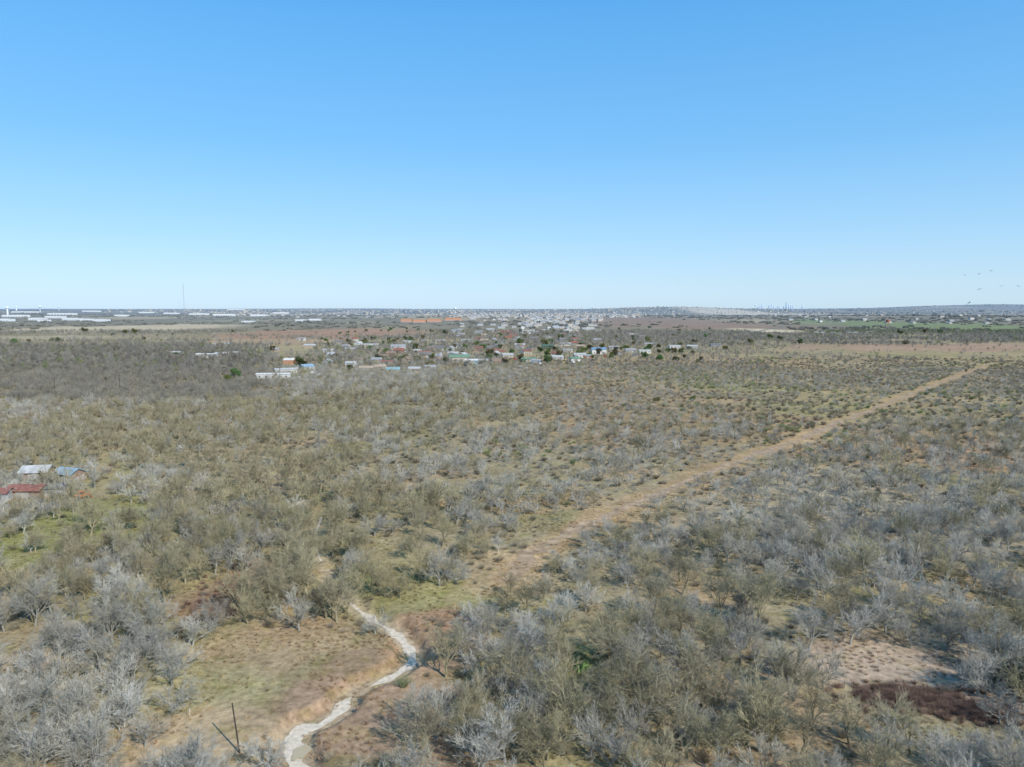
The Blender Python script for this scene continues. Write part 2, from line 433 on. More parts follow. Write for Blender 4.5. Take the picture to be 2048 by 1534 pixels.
for nm, pts, wd in (("road", [(620, 752), (760, 722), (900, 712), (1060, 706), (1250, 708)], 6), ("road", [(1040, 706), (1090, 680), (1130, 660), (1185, 640)], 8),
                    ("road", [(330, 715), (500, 705), (760, 702)], 5), ("road", [(1480, 670), (1560, 655), (1640, 650), (1800, 652)], 9)):
    ribbon(nm, smooth_line([G(*p) for p in pts], 6), lambda t, p, wd=wd: wd, cmat("asphalt_road", (.17, .16, .15), .9, .2, .2), .08, "narrow worn asphalt lane between the houses", "road", .04, 6.0)

wx, wy = G(602, 1484); V = [(0, 0, 0)]
for i in range(28):
    a = i*2*math.pi/28; r = 1.0*(1+.22*math.sin(2*a+1)+.12*math.sin(5*a)); V.append((r*.8*math.cos(a), r*1.7*math.sin(a), 0))
mw, nt, bs = new_mat("muddy_water"); bs.inputs["Base Color"].default_value = (.44, .37, .24, 1); bs.inputs["Roughness"].default_value = .5
ob = mesh_obj("creek_water", V, [(0, i+1, (i+1) % 28+1) for i in range(28)], mw); ob.location = (wx, wy, hz(wx, wy)+.14)
tag(ob, "shallow muddy tan pool in the creek bed", "water", kind="structure")

# ---------------------------------------------------------------- houses
HOUSES = []
COL = dict(white=(.60, .59, .55), cream=(.46, .41, .33), tan=(.40, .32, .23), brown=(.25, .18, .13), red=(.34, .14, .10), green=(.16, .26, .18), teal=(.24, .37, .38),
           blue=(.18, .28, .38), grey=(.33, .325, .32), lgrey=(.44, .44, .42), dgrey=(.18, .18, .18), orange=(.56, .25, .12), maroon=(.26, .11, .09), rust=(.26, .115, .085), dgreen=(.09, .14, .10), lblue=(.25, .37, .46))
NMC = {'lgrey': 'light grey', 'dgrey': 'dark grey', 'lblue': 'light blue', 'dgreen': 'dark green'}
WM = lambda c: cmat("painted_wall_"+c, COL[c], .75, .15, .6)
RM = lambda c: cmat("roof_"+c, COL[c], .6, .35, .8)
M_GLASS = cmat("window_glass", (.05, .06, .08), .15, .2, 1)
M_DOOR = cmat("house_door", (.22, .14, .10), .6, .2, 1)
M_TRIM = cmat("white_trim", (.62, .61, .58), .6, .08, 1)

def house(u, v, L, W, h, r, wc, rc, rot=0., kind="house", label=None, xy=None, group="houses of the rural settlement", ex=None):
    x, y = xy if xy else G(u, v)
    if not xy: y += W/2
    e = empty(kind, (x, y, hz(x, y)), rot); HOUSES.append((x, y, (max(L, W)*.5+1.0) if ex is None else ex))
    b = MB(); b.gable(L, W, h, r); b.obj("wall", WM(wc), e)
    b = MB(); b.roof(L, W, h, r, .45); b.obj("roof", RM(rc), e)
    if kind == "shed":
        b = MB(); b.box(-L*.2, L*.2, -W/2-.05, -W/2, -.1, h*.85); b.box(-.03, .03, -W/2-.09, -W/2-.055, 0, h*.85, 1); b.obj("door", [cmat("shed_door", (.36, .34, .30), .6, .2, 1), M_TRIM], e)
    else:
        b = MB(); b.box(-.5, .5, -W/2-.06, -W/2, 0, 2.1); b.box(-.6, .6, -W/2-1.1, -W/2-.07, -.3, 0, 1); b.obj("door", [M_DOOR, M_TRIM], e)
        n = max(2, int(L/4.2))
        b = MB(); b.box(-.6, .6, -.06, .0, 0, 1.15, 0)
        b.box(-.7, .7, -.09, -.062, -.1, 0, 1); b.box(-.7, .7, -.09, -.062, 1.15, 1.25, 1); b.box(-.7, -.6, -.09, -.062, 0, 1.15, 1); b.box(.6, .7, -.09, -.062, 0, 1.15, 1); b.box(-.03, .03, -.09, -.062, 0, 1.15, 1)
        me0 = None
        for i in range(n):
            xx = -L/2+L*(i+.5)/n
            if abs(xx) < 1.4: continue
            for sgn in (-1, 1):
                if me0 is None: wdo = b.obj("window", [M_GLASS, M_TRIM], e); me0 = wdo
                else: wdo = me0.copy(); ROOT.objects.link(wdo); wdo.parent = e
                wdo.location = (xx, sgn*W/2, 1.0); wdo.rotation_euler = (0, 0, 0 if sgn < 0 else math.pi)
    tag(e, label or f"small {NMC.get(wc, wc)} {kind.replace('_', ' ')} with {NMC.get(rc, rc)} gable roof among trees", "house" if kind == "house" else kind.replace("_", " "), group)
    return e

house(64, 962, 7.2, 5.5, 2.5, 1.4, 'brown', 'lgrey', .15, "shed", "weathered shed with light grey metal roof in trees", ex=2.0)
house(130, 966, 6.4, 5.0, 2.6, 1.2, 'brown', 'lblue', -.35, "shed", "small building with light blue metal roof in trees", ex=2.0)
house(44, 996, 8.5, 5.0, 2.1, 1.0, 'brown', 'rust', .05, "shed", "low shed with rusty red metal roof in trees", ex=2.4)
house(-8, 1002, 5, 4, 2.2, .8, 'grey', 'rust', .05, "shed", "small shed with rusty roof beside bare trees", ex=2)
house(100, 990, 5, 4, 2.0, .7, 'grey', 'dgrey', .3, "shed", "small open grey shed cluttered beside bare trees", ex=1.5)
HL = [
 (545, 758, 23, 5, 3.2, .7, 'white', 'white', .1, 'mobile_home'), (570, 748, 17, 6, 3.2, .9, 'white', 'lgrey', .5, 'mobile_home'), (610, 742, 9, 9, 3.4, 1.8, 'white', 'lblue', .7, 'house'),
 (577, 728, 9, 7, 3.5, 1.5, 'orange', 'white', 0, 'house'), (412, 715, 21, 6, 3.2, .8, 'white', 'white', .05, 'mobile_home'), (440, 713, 11, 7, 3, 1.2, 'red', 'lgrey', .1, 'house'),
 (464, 711, 9, 7, 3, 1.2, 'cream', 'lgrey', .1, 'house'), (350, 711, 13, 7, 3.2, 1.2, 'lgrey', 'white', -.1, 'house'), (420, 694, 11, 8, 3, 1.4, 'white', 'grey', .3, 'house'),
 (455, 692, 12, 8, 3, 1.4, 'cream', 'lgrey', 0, 'house'), (548, 704, 10, 7, 3, 1.4, 'tan', 'grey', 0, 'house'), (618, 696, 14, 9, 3.2, 1.6, 'tan', 'lgrey', .1, 'house'), (602, 681, 12, 8, 3.2, 1.4, 'white', 'grey', .1, 'house'),
 (690, 684, 14, 8, 3.2, 1.4, 'tan', 'brown', 0, 'house'), (655, 706, 12, 8, 3, 1.3, 'white', 'lgrey', .2, 'house'), (742, 696, 18, 9, 4.4, .9, 'cream', 'white', 0, 'shed'), (795, 701, 17, 12, 4.2, 2.6, 'white', 'grey', .15, 'house'),
 (815, 688, 13, 9, 3, 1.5, 'white', 'lgrey', 0, 'house'), (870, 701, 19, 10, 3.2, 2, 'lgrey', 'dgrey', .1, 'house'), (848, 711, 13, 7, 3, 1.3, 'white', 'red', 0, 'house'), (835, 707, 9, 7, 3, 1, 'red', 'white', 0, 'shed'),
 (918, 724, 19, 11, 4.6, 2.2, 'cream', 'green', .12, 'house'), (943, 729, 11, 7, 3.6, 1.1, 'teal', 'white', 0, 'shed'), (965, 727, 9, 6, 3, 1, 'white', 'lgrey', .1, 'mobile_home'), (732, 744, 11, 7, 3, 1.3, 'cream', 'tan', .1, 'house'),
 (785, 747, 10, 8, 3, 1.4, 'cream', 'teal', .1, 'house'), (758, 741, 9, 7, 3, 1.3, 'brown', 'tan', .3, 'house'), (774, 731, 13, 8, 3, 1.4, 'cream', 'rust', 0, 'house'), (828, 745, 9, 7, 3, 1.2, 'tan', 'lgrey', 0, 'house'),
 (858, 741, 9, 7, 3, 1.2, 'cream', 'grey', .4, 'house'), (700, 733, 9, 7, 3, 1.2, 'white', 'lgrey', 0, 'house'), (716, 724, 8, 6, 3, 1.2, 'cream', 'brown', 0, 'house'), (1057, 725, 13, 6, 3.2, .8, 'dgreen', 'green', .1, 'shed'), (1072, 728, 8, 6, 3, 1, 'blue', 'grey', 0, 'shed'),
 (1095, 698, 15, 10, 3.8, 1.8, 'dgreen', 'dgreen', 0, 'house'), (1132, 692, 13, 8, 3, 1.3, 'white', 'lgrey', 0, 'house'), (1160, 716, 12, 9, 3.2, 1.4, 'white', 'lgrey', .1, 'house'), (1176, 718, 8, 6, 3, 1, 'red', 'grey', 0, 'shed'),
 (1198, 708, 16, 10, 5.0, 2, 'white', 'blue', .05, 'house'), (1228, 700, 12, 8, 3, 1.3, 'cream', 'grey', 0, 'house'), (1262, 705, 12, 8, 3, 1.3, 'lgrey', 'grey', 0, 'house'), (1290, 707, 13, 6, 3, 1, 'white', 'lgrey', .1, 'mobile_home'),
 (1300, 692, 14, 8, 3, 1.3, 'cream', 'grey', 0, 'house'), (1350, 697, 14, 7, 3, 1, 'white', 'lgrey', .1, 'mobile_home'), (1385, 697, 13, 7, 3, 1, 'lgrey', 'lgrey', 0, 'mobile_home'), (1432, 694, 13, 8, 3, 1.4, 'grey', 'dgrey', 0, 'house'),
 (880, 686, 14, 9, 3, 1.4, 'cream', 'grey', 0, 'house'), (932, 685, 14, 9, 3, 1.4, 'white', 'grey', 0, 'house'), (964, 679, 14, 9, 3, 1.4, 'cream', 'brown', 0, 'house'), (1012, 669, 20, 12, 5, 1.6, 'maroon', 'maroon', 0, 'house'),
 (1000, 688, 14, 9, 3, 1.4, 'white', 'dgrey', 0, 'house'), (1040, 694, 13, 9, 3, 1.4, 'tan', 'lgrey', 0, 'house'), (1062, 668, 14, 9, 3, 1.4, 'white', 'grey', 0, 'house'), (1090, 663, 16, 9, 3, 1.4, 'white', 'lgrey', .3, 'house'),
 (1015, 715, 11, 7, 3, 1.2, 'cream', 'lgrey', .2, 'house'), (990, 706, 11, 7, 3, 1.2, 'white', 'red', .2, 'house'), (1135, 705, 11, 7, 3, 1.2, 'cream', 'grey', .2, 'house'), (1115, 720, 11, 7, 3, 1.2, 'lgrey', 'lgrey', .2, 'house'), (1150, 724, 9, 7, 3, 1.2, 'white', 'green', .2, 'shed'),
 (1640, 668, 22, 8, 3, 1, 'lgrey', 'lgrey', 0, 'house'), (1672, 669, 20, 8, 3, 1, 'white', 'grey', 0, 'house'), (1705, 668, 24, 8, 3, 1, 'lgrey', 'lgrey', 0, 'house'), (1740, 667, 20, 8, 3, 1, 'cream', 'grey', 0, 'house'),
]
for t in HL: house(*t)
RR = random.Random(5)
cnt = 0; tr_ = 0
while cnt < 76 and tr_ < 4000:
    tr_ += 1
    u, v = RR.choice([(RR.uniform(640, 1010), RR.uniform(680, 732)), (RR.uniform(900, 1300), RR.uniform(672, 712)), (RR.uniform(960, 1200), RR.uniform(653, 690))])
    x, y = G(u, v)
    if any((x-a)**2+(y-c)**2 < 20**2 for a, c, _ in HOUSES): continue
    house(u, v, RR.uniform(8, 12.5), RR.uniform(6.5, 9), RR.choice([2.6, 2.8, 3, 3.8]), RR.uniform(1.5, 2.5), RR.choice(['white', 'cream', 'tan', 'cream', 'lgrey', 'grey', 'brown', 'tan']),
          RR.choice(['grey', 'grey', 'brown', 'dgrey', 'lgrey', 'dgrey', 'tan', 'rust']), RR.choice([0, .1, .3, 1.5, 1.2, -.3]), 'house'); cnt += 1

forms = []
HZ = lambda c, f: tuple(a*(1-f)+b*f for a, b in zip(c, (.42, .50, .58)))  # blends painted aerial haze into the colours of far buildings
for i in range(14):
    L = RR.uniform(13, 19); W = RR.uniform(9, 13); b = MB(); h = RR.choice([3, 3, 3.2, 5.6]); r = W*.22
    b.gable(L, W, h, r, 0); b.roof(L, W, h, r, .5, m=1)
    for k in range(4):
        xx = -L/2+L*(k+.5)/4
        if k == 1: b.box(xx-.5, xx+.5, -W/2-.05, -W/2-.003, 0, 2.1, 3)
        else: b.box(xx-.7, xx+.7, -W/2-.05, -W/2-.003, 1, 2.2, 2)
    b.box(L*.28, L*.28+1, W*.1, W*.1+1, h, h+r+1, 0)
    wc = RR.choice(['white', 'cream', 'white', 'tan', 'lgrey', 'cream']); rc = RR.choice(['grey', 'dgrey', 'brown', 'grey', 'lgrey', 'tan'])
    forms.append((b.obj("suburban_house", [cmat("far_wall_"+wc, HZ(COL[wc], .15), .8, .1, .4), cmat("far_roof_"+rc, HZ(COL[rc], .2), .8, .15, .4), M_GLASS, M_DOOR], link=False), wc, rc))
bands = [(930, 1110, 632, 644, 32), (1040, 1190, 640, 668, 44), (500, 930, 630, 636, 18), (1580, 2040, 634, 648, 20), (900, 1060, 645, 668, 16)]
nh = 0; fx = []
for (u0, u1, v0, v1, n) in bands:
    k = 0; tries = 0
    while k < n and tries < 4000:
        tries += 1
        u = RR.uniform(u0, u1); v = RR.uniform(v0, v1)
        x, y = G(u, v)
        if any((x-a)**2+(y-c)**2 < (26)**2 for a, c in fx) or any((x-a)**2+(y-c)**2 < 700 for a, c, _ in HOUSES): continue
        fx.append((x, y)); f, wc, rc = RR.choice(forms); o = f.copy(); ROOT.objects.link(o)
        o.location = (x, y, hz(x, y)); o.rotation_euler = (0, 0, RR.choice([.1, .1, 1.67, .4])+RR.uniform(-.1, .1)); s_ = RR.uniform(.9, 1.25); o.scale = (s_,)*3
        HOUSES.append((x, y, 9)); k += 1; nh += 1
        tag(o, f"single-storey {NMC.get(wc, wc)} suburban house with {NMC.get(rc, rc)} shingle roof", "house", "houses of the distant suburb")
sub = []
for (u0, u1, v0, v1, n) in [(480, 940, 621.5, 631, 430), (900, 1280, 621, 637, 760), (1200, 1570, 621.5, 631, 420), (200, 500, 621.5, 628, 150), (1560, 2060, 622, 634, 120), (1060, 1200, 632, 645, 90)]:
    for i in range(n):
        u = RR.uniform(u0, u1); dinv = RR.uniform(v0, v1); x, y = G(u, dinv); sub.append((round(x/24)*24+RR.uniform(-3, 3), round(y/42)*42+RR.uniform(-4, 4)))
sub = np.array(sub)
for k, (f, _, _) in enumerate(forms): f.name = "suburb_form_%02d" % k
scatter("distant_suburb", [f[0] for f in forms], np.stack([sub[:, 0], sub[:, 1], hgt(sub[:, 0], sub[:, 1])], 1), NR.uniform(1, 1.4, len(sub)), np.ones((len(sub), 3)), "far sprawl of pale suburban roofs along the horizon", "suburb", 0)

def warehouse(u, v, L, W, h, wc, rc, label, bays=8, hz_=.25):
    x, y = G(u, v); e = empty("warehouse", (x, y+W/2, hz(x, y))); HOUSES.append((x, y+W/2, L*.5)); HOUSES.append((x, y-45, L*.5))
    b = MB(); b.box(-L/2, L/2, -W/2, W/2, -1, h); b.obj("wall", cmat("ware_wall_"+wc, HZ(COL[wc], hz_), .7, .08, .1), e)  # wall and roof colours include painted distance haze
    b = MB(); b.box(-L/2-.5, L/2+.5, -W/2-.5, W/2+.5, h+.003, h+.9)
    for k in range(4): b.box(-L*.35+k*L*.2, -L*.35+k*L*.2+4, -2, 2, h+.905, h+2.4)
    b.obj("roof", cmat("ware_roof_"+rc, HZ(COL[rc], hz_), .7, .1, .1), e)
    b = MB()
    for k in range(bays):
        xx = -L/2+L*(k+.5)/bays; b.box(xx-L/bays*.25, xx+L/bays*.25, -W/2-.1, -W/2-.005, 0, h*.5)
    b.obj("door", cmat("ware_door", (.30, .34, .38), .5, .1, .3), e)
    return tag(e, label, "warehouse", "large flat-roofed buildings on the plain")
COL['pale'] = (.76, .76, .74)
for (u, v, L, W, h) in [(140, 640, 70, 40, 10), (170, 641, 50, 30, 9), (200, 643, 50, 30, 9), (105, 637, 80, 50, 11), (25, 635, 120, 60, 12), (70, 640, 60, 40, 10), (395, 631, 120, 60, 12), (445, 632, 130, 60, 12), (515, 633, 90, 50, 11),
                     (600, 643, 40, 26, 7), (628, 642, 45, 26, 7), (495, 645, 45, 22, 6), (290, 628, 120, 60, 12), (5, 642, 50, 40, 10), (120, 631, 180, 60, 12), (340, 629, 110, 60, 11), (560, 628, 130, 60, 12), (240, 634, 70, 40, 10), (45, 628, 200, 80, 13), (180, 627, 160, 60, 12), (470, 625, 200, 70, 13), (85, 643, 40, 22, 8)]:
    warehouse(u, v, L, W, h, 'pale', 'lgrey', "long white flat-roofed warehouse on open plain")
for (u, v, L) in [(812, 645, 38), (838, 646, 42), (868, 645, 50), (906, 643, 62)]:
    warehouse(u, v, L, 22, 11, 'orange', 'tan', "orange-walled flat-roofed storage building on the plain", 10, .05)

# ---------------------------------------------------------------- far tall things
M_TANK = cmat("water_tower_hazed_paint", (.66, .72, .78), .5, .06, .05)  # white paint shifted pale blue, distance haze put into the colour
def water_tower(u, dist, ht, R, style=0):
    x = (u-1024)/FPX*dist; e = empty("water_tower", (x, dist, hz(x, dist)))
    b = MB()
    if style == 0: b.lathe([(R*.28, -2), (R*.2, ht*.15), (R*.18, ht*.68), (R*.5, ht*.75)], 16)
    else: b.lathe([(R*.55, -2), (R*.5, ht*.72)], 16)
    b.obj("column", M_TANK, e, smooth=True)
    b = MB(); b.lathe([(R*.45, ht*.72), (R*.85, ht*.77), (R, ht*.85), (R*.95, ht*.92), (R*.6, ht*.98), (R*.06, ht)], 20); b.obj("tank", M_TANK, e, smooth=True)
    tag(e, "white municipal water tower with rounded tank on column", "water tower", "water towers on the skyline")
water_tower(911, 5600, 56, 13); water_tower(85, 7000, 66, 16); water_tower(20, 5200, 60, 11, 1); water_tower(38, 9000, 55, 12, 1); water_tower(123, 9000, 60, 14); water_tower(1508, 9000, 60, 12)
x, y = G(1775, 652); e = empty("storage_tower", (x, y, hz(x, y))); b = MB()
for sx in (-4, 4):
    for sy in (-4, 4): b.beam((sx, sy, 0), (sx*.7, sy*.7, 10), .35)
b.obj("frame", cmat("rust_steel", (.30, .12, .07), .8, .3, .3), e); b = MB(); b.cyl((0, 0, 0), 5, 5, 10, 17, 14); b.cyl((0, 0, 0), 5.2, .4, 17, 19.5, 14); b.obj("tank", cmat("rust_steel", (.30, .10, .05)), e)
tag(e, "rusty red elevated storage tank on steel legs", "tank")
def mast(u, dist, ht, wd):
    x = (u-1024)/FPX*dist; z = hz(x, dist); e = empty("radio_mast", (x, dist, z)); b = MB()
    legs = [(wd*math.cos(a), wd*math.sin(a)) for a in (0, 2.094, 4.189)]
    for lx, ly in legs: b.beam((lx, ly, 0), (lx, ly, ht), .16, 4)
    n = int(ht/(wd*3))
    for i in range(n):
        z0 = ht*i/n; z1 = ht*(i+1)/n
        for k in range(3):
            p = legs[k]; q_ = legs[(k+1) % 3]; b.beam((*p, z0), (*q_, z1), .08, 3)
    b.obj("lattice", cmat("mast_steel", (.30, .28, .29), .6, .1, .05), e); b = MB()
    for a in (0.3, 2.4, 4.5):
        for f in (.5, .95): b.beam((0, 0, ht*f), (math.cos(a)*ht*.45, math.sin(a)*ht*.45, 0), .05, 3)
    b.obj("guy_wire", cmat("mast_steel", (.3, .28, .29)), e)
    tag(e, "tall thin guyed lattice radio mast on the plain", "radio mast")
mast(372, 2400, 135, .8)
mast(1503, 6000, 60, .9)
b_m = [cmat("skyline_haze_a", (.52, .60, .67), .7, .06, .02), cmat("skyline_haze_b", (.57, .64, .70), .7, .06, .02), cmat("skyline_haze_c", (.47, .56, .64), .7, .06, .02)]  # blue-grey tower colours stand in for aerial haze
M_SKB = cmat("skyline_haze_band", (.46, .55, .63), .7, .05, .02)  # window bands carry the same painted haze tone
TW = [(1519, 5), (1524, 8), (1527, 6.5), (1531, 7), (1535, 4), (1541, 6), (1545, 5), (1549, 4.5), (1553, 3.5), (1558, 4), (1562, 4), (1567, 4.5), (1572, 6), (1575, 8), (1578, 13), (1582, 5), (1586, 6.5), (1589, 7), (1593, 5), (1597, 3.5), (1513, 3), (1537, 8), (1569, 3), (1605, 3)]
D = 20000.; RS = random.Random(3)
for i, (u, hp) in enumerate(TW):
    x = (u-1024)/FPX*D; Ht = (hp+4.3)*D/FPX; wd = RS.uniform(28, 42); dd = D+RS.uniform(-400, 400)
    e = empty("skyscraper", (x, dd, 0)); b = MB(); b.box(-wd/2, wd/2, -wd/2, wd/2, 0, Ht*.86); b.box(-wd*.36, wd*.36, -wd*.36, wd*.36, Ht*.86+.01, Ht*.95)
    b.obj("tower", b_m[i % 3], e)
    b = MB()
    for k in range(int(Ht*.82/14)): b.box(-wd/2-.4, wd/2+.4, -wd/2-.4, -wd/2-.01, k*14+4, k*14+10)
    b.obj("window_band", M_SKB, e)
    b = MB()
    if i % 3 == 0: b.cyl((0, 0, 0), wd*.3, .6, Ht*.95, Ht*1.02, 8)
    elif i % 3 == 1: b.box(-wd*.2, wd*.2, -wd*.2, wd*.2, Ht*.95+.01, Ht)
    else: b.cyl((0, 0, 0), wd*.25, wd*.2, Ht*.95, Ht*.99, 10); b.beam((0, 0, Ht*.95), (0, 0, Ht*1.06), 1, 4)
    b.obj("crown", b_m[(i+1) % 3], e)
    tag(e, "distant downtown tower with bluish haze painted into its colour on the horizon", "skyscraper", "towers of the distant downtown")

# ---------------------------------------------------------------- vegetation placement
def keep_off(x, y, m=0):
    ok = np.ones(len(x), bool)
    for (a, c, r) in HOUSES: ok &= ((x-a)**2+(y-c)**2) > (r+m)**2
    return ok
CLEAR = [(150, 1075, 130, 60, .8), (205, 1010, 50, 22, .75), (820, 1200, 165, 28, .95), (440, 1190, 85, 58, .9), (600, 1305, 220, 58, 1), (430, 1400, 105, 105, 1), (400, 1490, 150, 60, .97),
         (840, 1285, 80, 72, 1), (710, 1420, 145, 105, .97), (760, 1510, 110, 45, .8), (1160, 1340, 40, 26, .8), (1790, 1345, 190, 42, .97), (1830, 1400, 145, 34, 1), (1960, 1420, 100, 30, .8),
         (1025, 1150, 95, 34, 1), (1980, 910, 150, 26, .45), (1900, 695, 400, 6, .9), (300, 1180, 50, 20, .5), (620, 1600, 110, 110, 1), (485, 1530, 40, 60, 1)]
CLB = [(blob(*c[:4]), c[4]) for c in CLEAR]
def grid_pts(y0, y1, sp, seed):
    R = np.random.RandomState(seed); out = []
    yy = np.arange(y0, y1, sp)
    for y in yy:
        wx_ = 25+.80*y; xx = np.arange(-wx_, wx_, sp)
        out.append(np.stack([xx, np.full(len(xx), y)], 1))
    P = np.concatenate(out); return P+R.uniform(-.48, .48, P.shape)*sp
def upright(x, y):
    return 617+H*FPX/np.maximum(y, 1)
P = grid_pts(58, 640, 4.3, 1); x, y = P[:, 0], P[:, 1]
wf = fbm(x, y, 14, 5, 3); n1 = fbm(x, y, 20, 91, 3); v_ = upright(x, y); u_ = 1024+x/y*FPX
dens = np.where(y < 130, .95, .97)*(1-.7*sstep(.44, .35, n1))
rightfield = sstep(0, 130, x-(-60+.0*y))*sstep(230, 370, y)
n2_ = fbm(x, y, 60, 191, 3)
dens = dens*(1-rightfield*(.05+.5*sstep(.50, .62, n2_)))
edge = sstep(640, 560, y+(fbm(x, y, 50, 12, 3)-.5)*160)
dens = dens*edge
for b_, s_ in CLB: dens = dens*(1-s_*blobmask(x, y, b_, wf*.7+.15))
pd = seg_dist(x, y, PATH); dens = np.where(pd+(wf-.5)*5 < 4.8, 0, dens)
m = y < 280; cdd = np.full(len(x), 99.); cdd[m] = creekd(x[m], y[m]); dens = np.where((cdd < np.where(y < cut, 2.8, 1.6)), 0, dens); dens = np.where(seg_dist(x, y, NROAD) < 3, 0, dens)
creekside = (cdd < 7) & (y > cut-4)
dens = np.where(creekside & (cdd > 1.6), .98, dens)
keep = (NR.uniform(0, 1, len(x)) < dens) & keep_off(x, y)
FT = [(600, 1258), (562, 1220), (522, 1195), (642, 1222), (706, 1188), (768, 1190), (800, 1192), (880, 1170), (912, 1166), (742, 1178), (430, 1135), (492, 1145), (840, 1160),
      (90, 1440), (140, 1415), (60, 1380), (180, 1450), (232, 1400), (322, 1330), (352, 1420), (300, 1300), (205, 1340), (30, 1500), (100, 1520), (170, 1510), (535, 1545), (250, 1450), (20, 1420), (270, 1360), (385, 1290),
      (18, 1040), (60, 1036), (96, 1034), (8, 1018), (84, 1020), (20, 976), (98, 976), (165, 972), (190, 975), (150, 1020), (40, 1060), (30, 1028), (112, 1008), (78, 990), (130, 1000), (60, 1014), (150, 985), (1972, 1390), (2045, 1422), (1998, 1350), (1700, 1290), (1490, 1300), (990, 1390), (950, 1440), (930, 1500), (1010, 1520), (1020, 1330),
      (1080, 1420), (1120, 1470), (1200, 1440), (1260, 1400), (1320, 1450), (1400, 1430), (1180, 1510), (1480, 1480), (1560, 1440), (1600, 1510), (1700, 1490), (1780, 1510), (1360, 1370), (1100, 1280), (1060, 1230), (1230, 1330)]
fp = np.array([G(*p) for p in FT])
isF = np.concatenate([np.zeros(keep.sum(), bool), np.ones(len(fp), bool)])
x = np.concatenate([x[keep], fp[:, 0]]); y = np.concatenate([y[keep], fp[:, 1]])
u_ = 1024+x/y*FPX; v_ = upright(x, y); rightf = np.concatenate([rightfield[keep], np.zeros(len(fp))]); pd = np.concatenate([pd[keep], np.full(len(fp), 99.)])
OL = [(300, 880, 420, 70, .6), (500, 1080, 480, 110, .65), (860, 1120, 150, 60, .9), (640, 1200, 220, 50, .9), (1250, 1230, 260, 90, .6), (1500, 1490, 500, 90, .6), (1180, 1420, 260, 110, .55), (560, 960, 130, 70, .7), (1700, 860, 400, 60, .2), (800, 830, 300, 50, .3)]
ol = np.zeros(len(x)); wf2 = fbm(x, y, 14, 15, 3)
for (a, b_, c_, d_, s_) in OL: ol = np.maximum(ol, s_*blobmask(x, y, blob(a, b_, c_, d_), wf2))
isol = NR.uniform(0, 1, len(x)) < (.10+ol)
grey = np.array((.30, .285, .24)); pale = np.array((.45, .44, .395)); oliv = np.array((.295, .265, .155)); brn = np.array((.30, .245, .18))
r_ = NR.uniform(0, 1, (len(x), 1)); tint = grey*(1-r_)+pale*r_
r2 = NR.uniform(0, 1, (len(x), 1)); tint = np.where(isol[:, None], oliv*(1-.4*r2)+brn*.4*r2, tint)
mix_ = NR.uniform(0, .35, (len(x), 1)); tint = tint*(1-mix_)+np.array((.33, .30, .22))*mix_
tint *= NR.uniform(.8, 1.15, (len(x), 1))
belt0 = (sstep(600, 500, u_)*sstep(365, 395, y))[:, None]
tint = tint*(1-.85*belt0)+np.array((.225, .21, .175))*NR.uniform(.8, 1.15, (len(x), 1))*.85*belt0
scl = np.where(isol, NR.uniform(.92, 1.32, len(x)), NR.uniform(.80, 1.15, len(x)))
scl *= (1.06-.19*sstep(115, 230, y))*(1-.40*rightf)*(.82+.34*NR.uniform(0, 1, len(x)))*(1+.12*belt0[:, 0])
scl *= 1-.34*sstep(22, 10, pd)*(y < 330)
scl = np.where(isF & (y < 140), NR.uniform(1.0, 1.32, len(x)), scl)
zt = hgt(x, y)
order = np.argsort(y)
invw = np.abs(u_-1024) < 1120
nearI = [i for i in order if invw[i] and y[i] > 64][:296]
nearset = set(nearI); rest = np.array([i for i in range(len(x)) if i not in nearset])
styles = [('spread', 1), ('spread', 2), ('round', 3), ('round', 4), ('round', 5), ('spread', 6), ('vase', 7), ('vase', 8), ('vase', 9), ('round', 10)]
TR = []; CR = []; JO = []
for st, sd in styles:
    g = bare_tree_geo(sd, st)
    TR.append(mesh_obj("trunk", g[0], g[1], M_TWIG, link=False)); CR.append(mesh_obj("crown", g[2], g[3], M_TWIG, link=False)); JO.append(joined("bare_tree_form", g, [M_TWIG, M_TWIG]))
ML = []
for st, sd in styles:
    ML.append(joined("mid_tree_form", bare_tree_geo(sd, st, 5, 6, 5, 4, 1.85), [M_TWIG, M_TWIG]))
LB = {0: "leafless pale grey mesquite with wide twiggy crown in dry grass", 1: "leafless olive-brown tree with upright twiggy crown in dry grass"}
for i in nearI:
    k = int(NR.choice([6, 7, 8, 9, 4])) if isol[i] else int(NR.choice([0, 1, 2, 3, 4, 5, 9, 8]))
    e = empty("bare_tree", (x[i], y[i], zt[i]), random.uniform(0, 6.28), float(scl[i]))
    e.rotation_euler = (random.gauss(0, .05), random.gauss(0, .05), random.uniform(0, 6.28))
    t = TR[k].copy(); c = CR[k].copy()
    for o in (t, c): ROOT.objects.link(o); o.parent = e
    t["tint"] = [float(q*.85) for q in tint[i]]; c["tint"] = [float(q) for q in tint[i]]
    tag(e, LB[1 if isol[i] else 0], "tree", "bare trees of the scrub woodland")
I = np.where(isol[rest], NR.choice([6, 7, 8, 9, 4], len(rest)), NR.choice([0, 1, 2, 3, 4, 5], len(rest)))
I = I+np.where(y[rest] > 165, 10, 0)
allf = JO+ML
for k, o in enumerate(allf): o.name = "bare_tree_form_%02d" % k
scatter("bare_woodland", allf, np.stack([x[rest], y[rest], zt[rest]], 1), scl[rest], tint[rest], "mass of leafless grey and olive trees covering the plain", "woodland", I=I)
ntree = len(x)

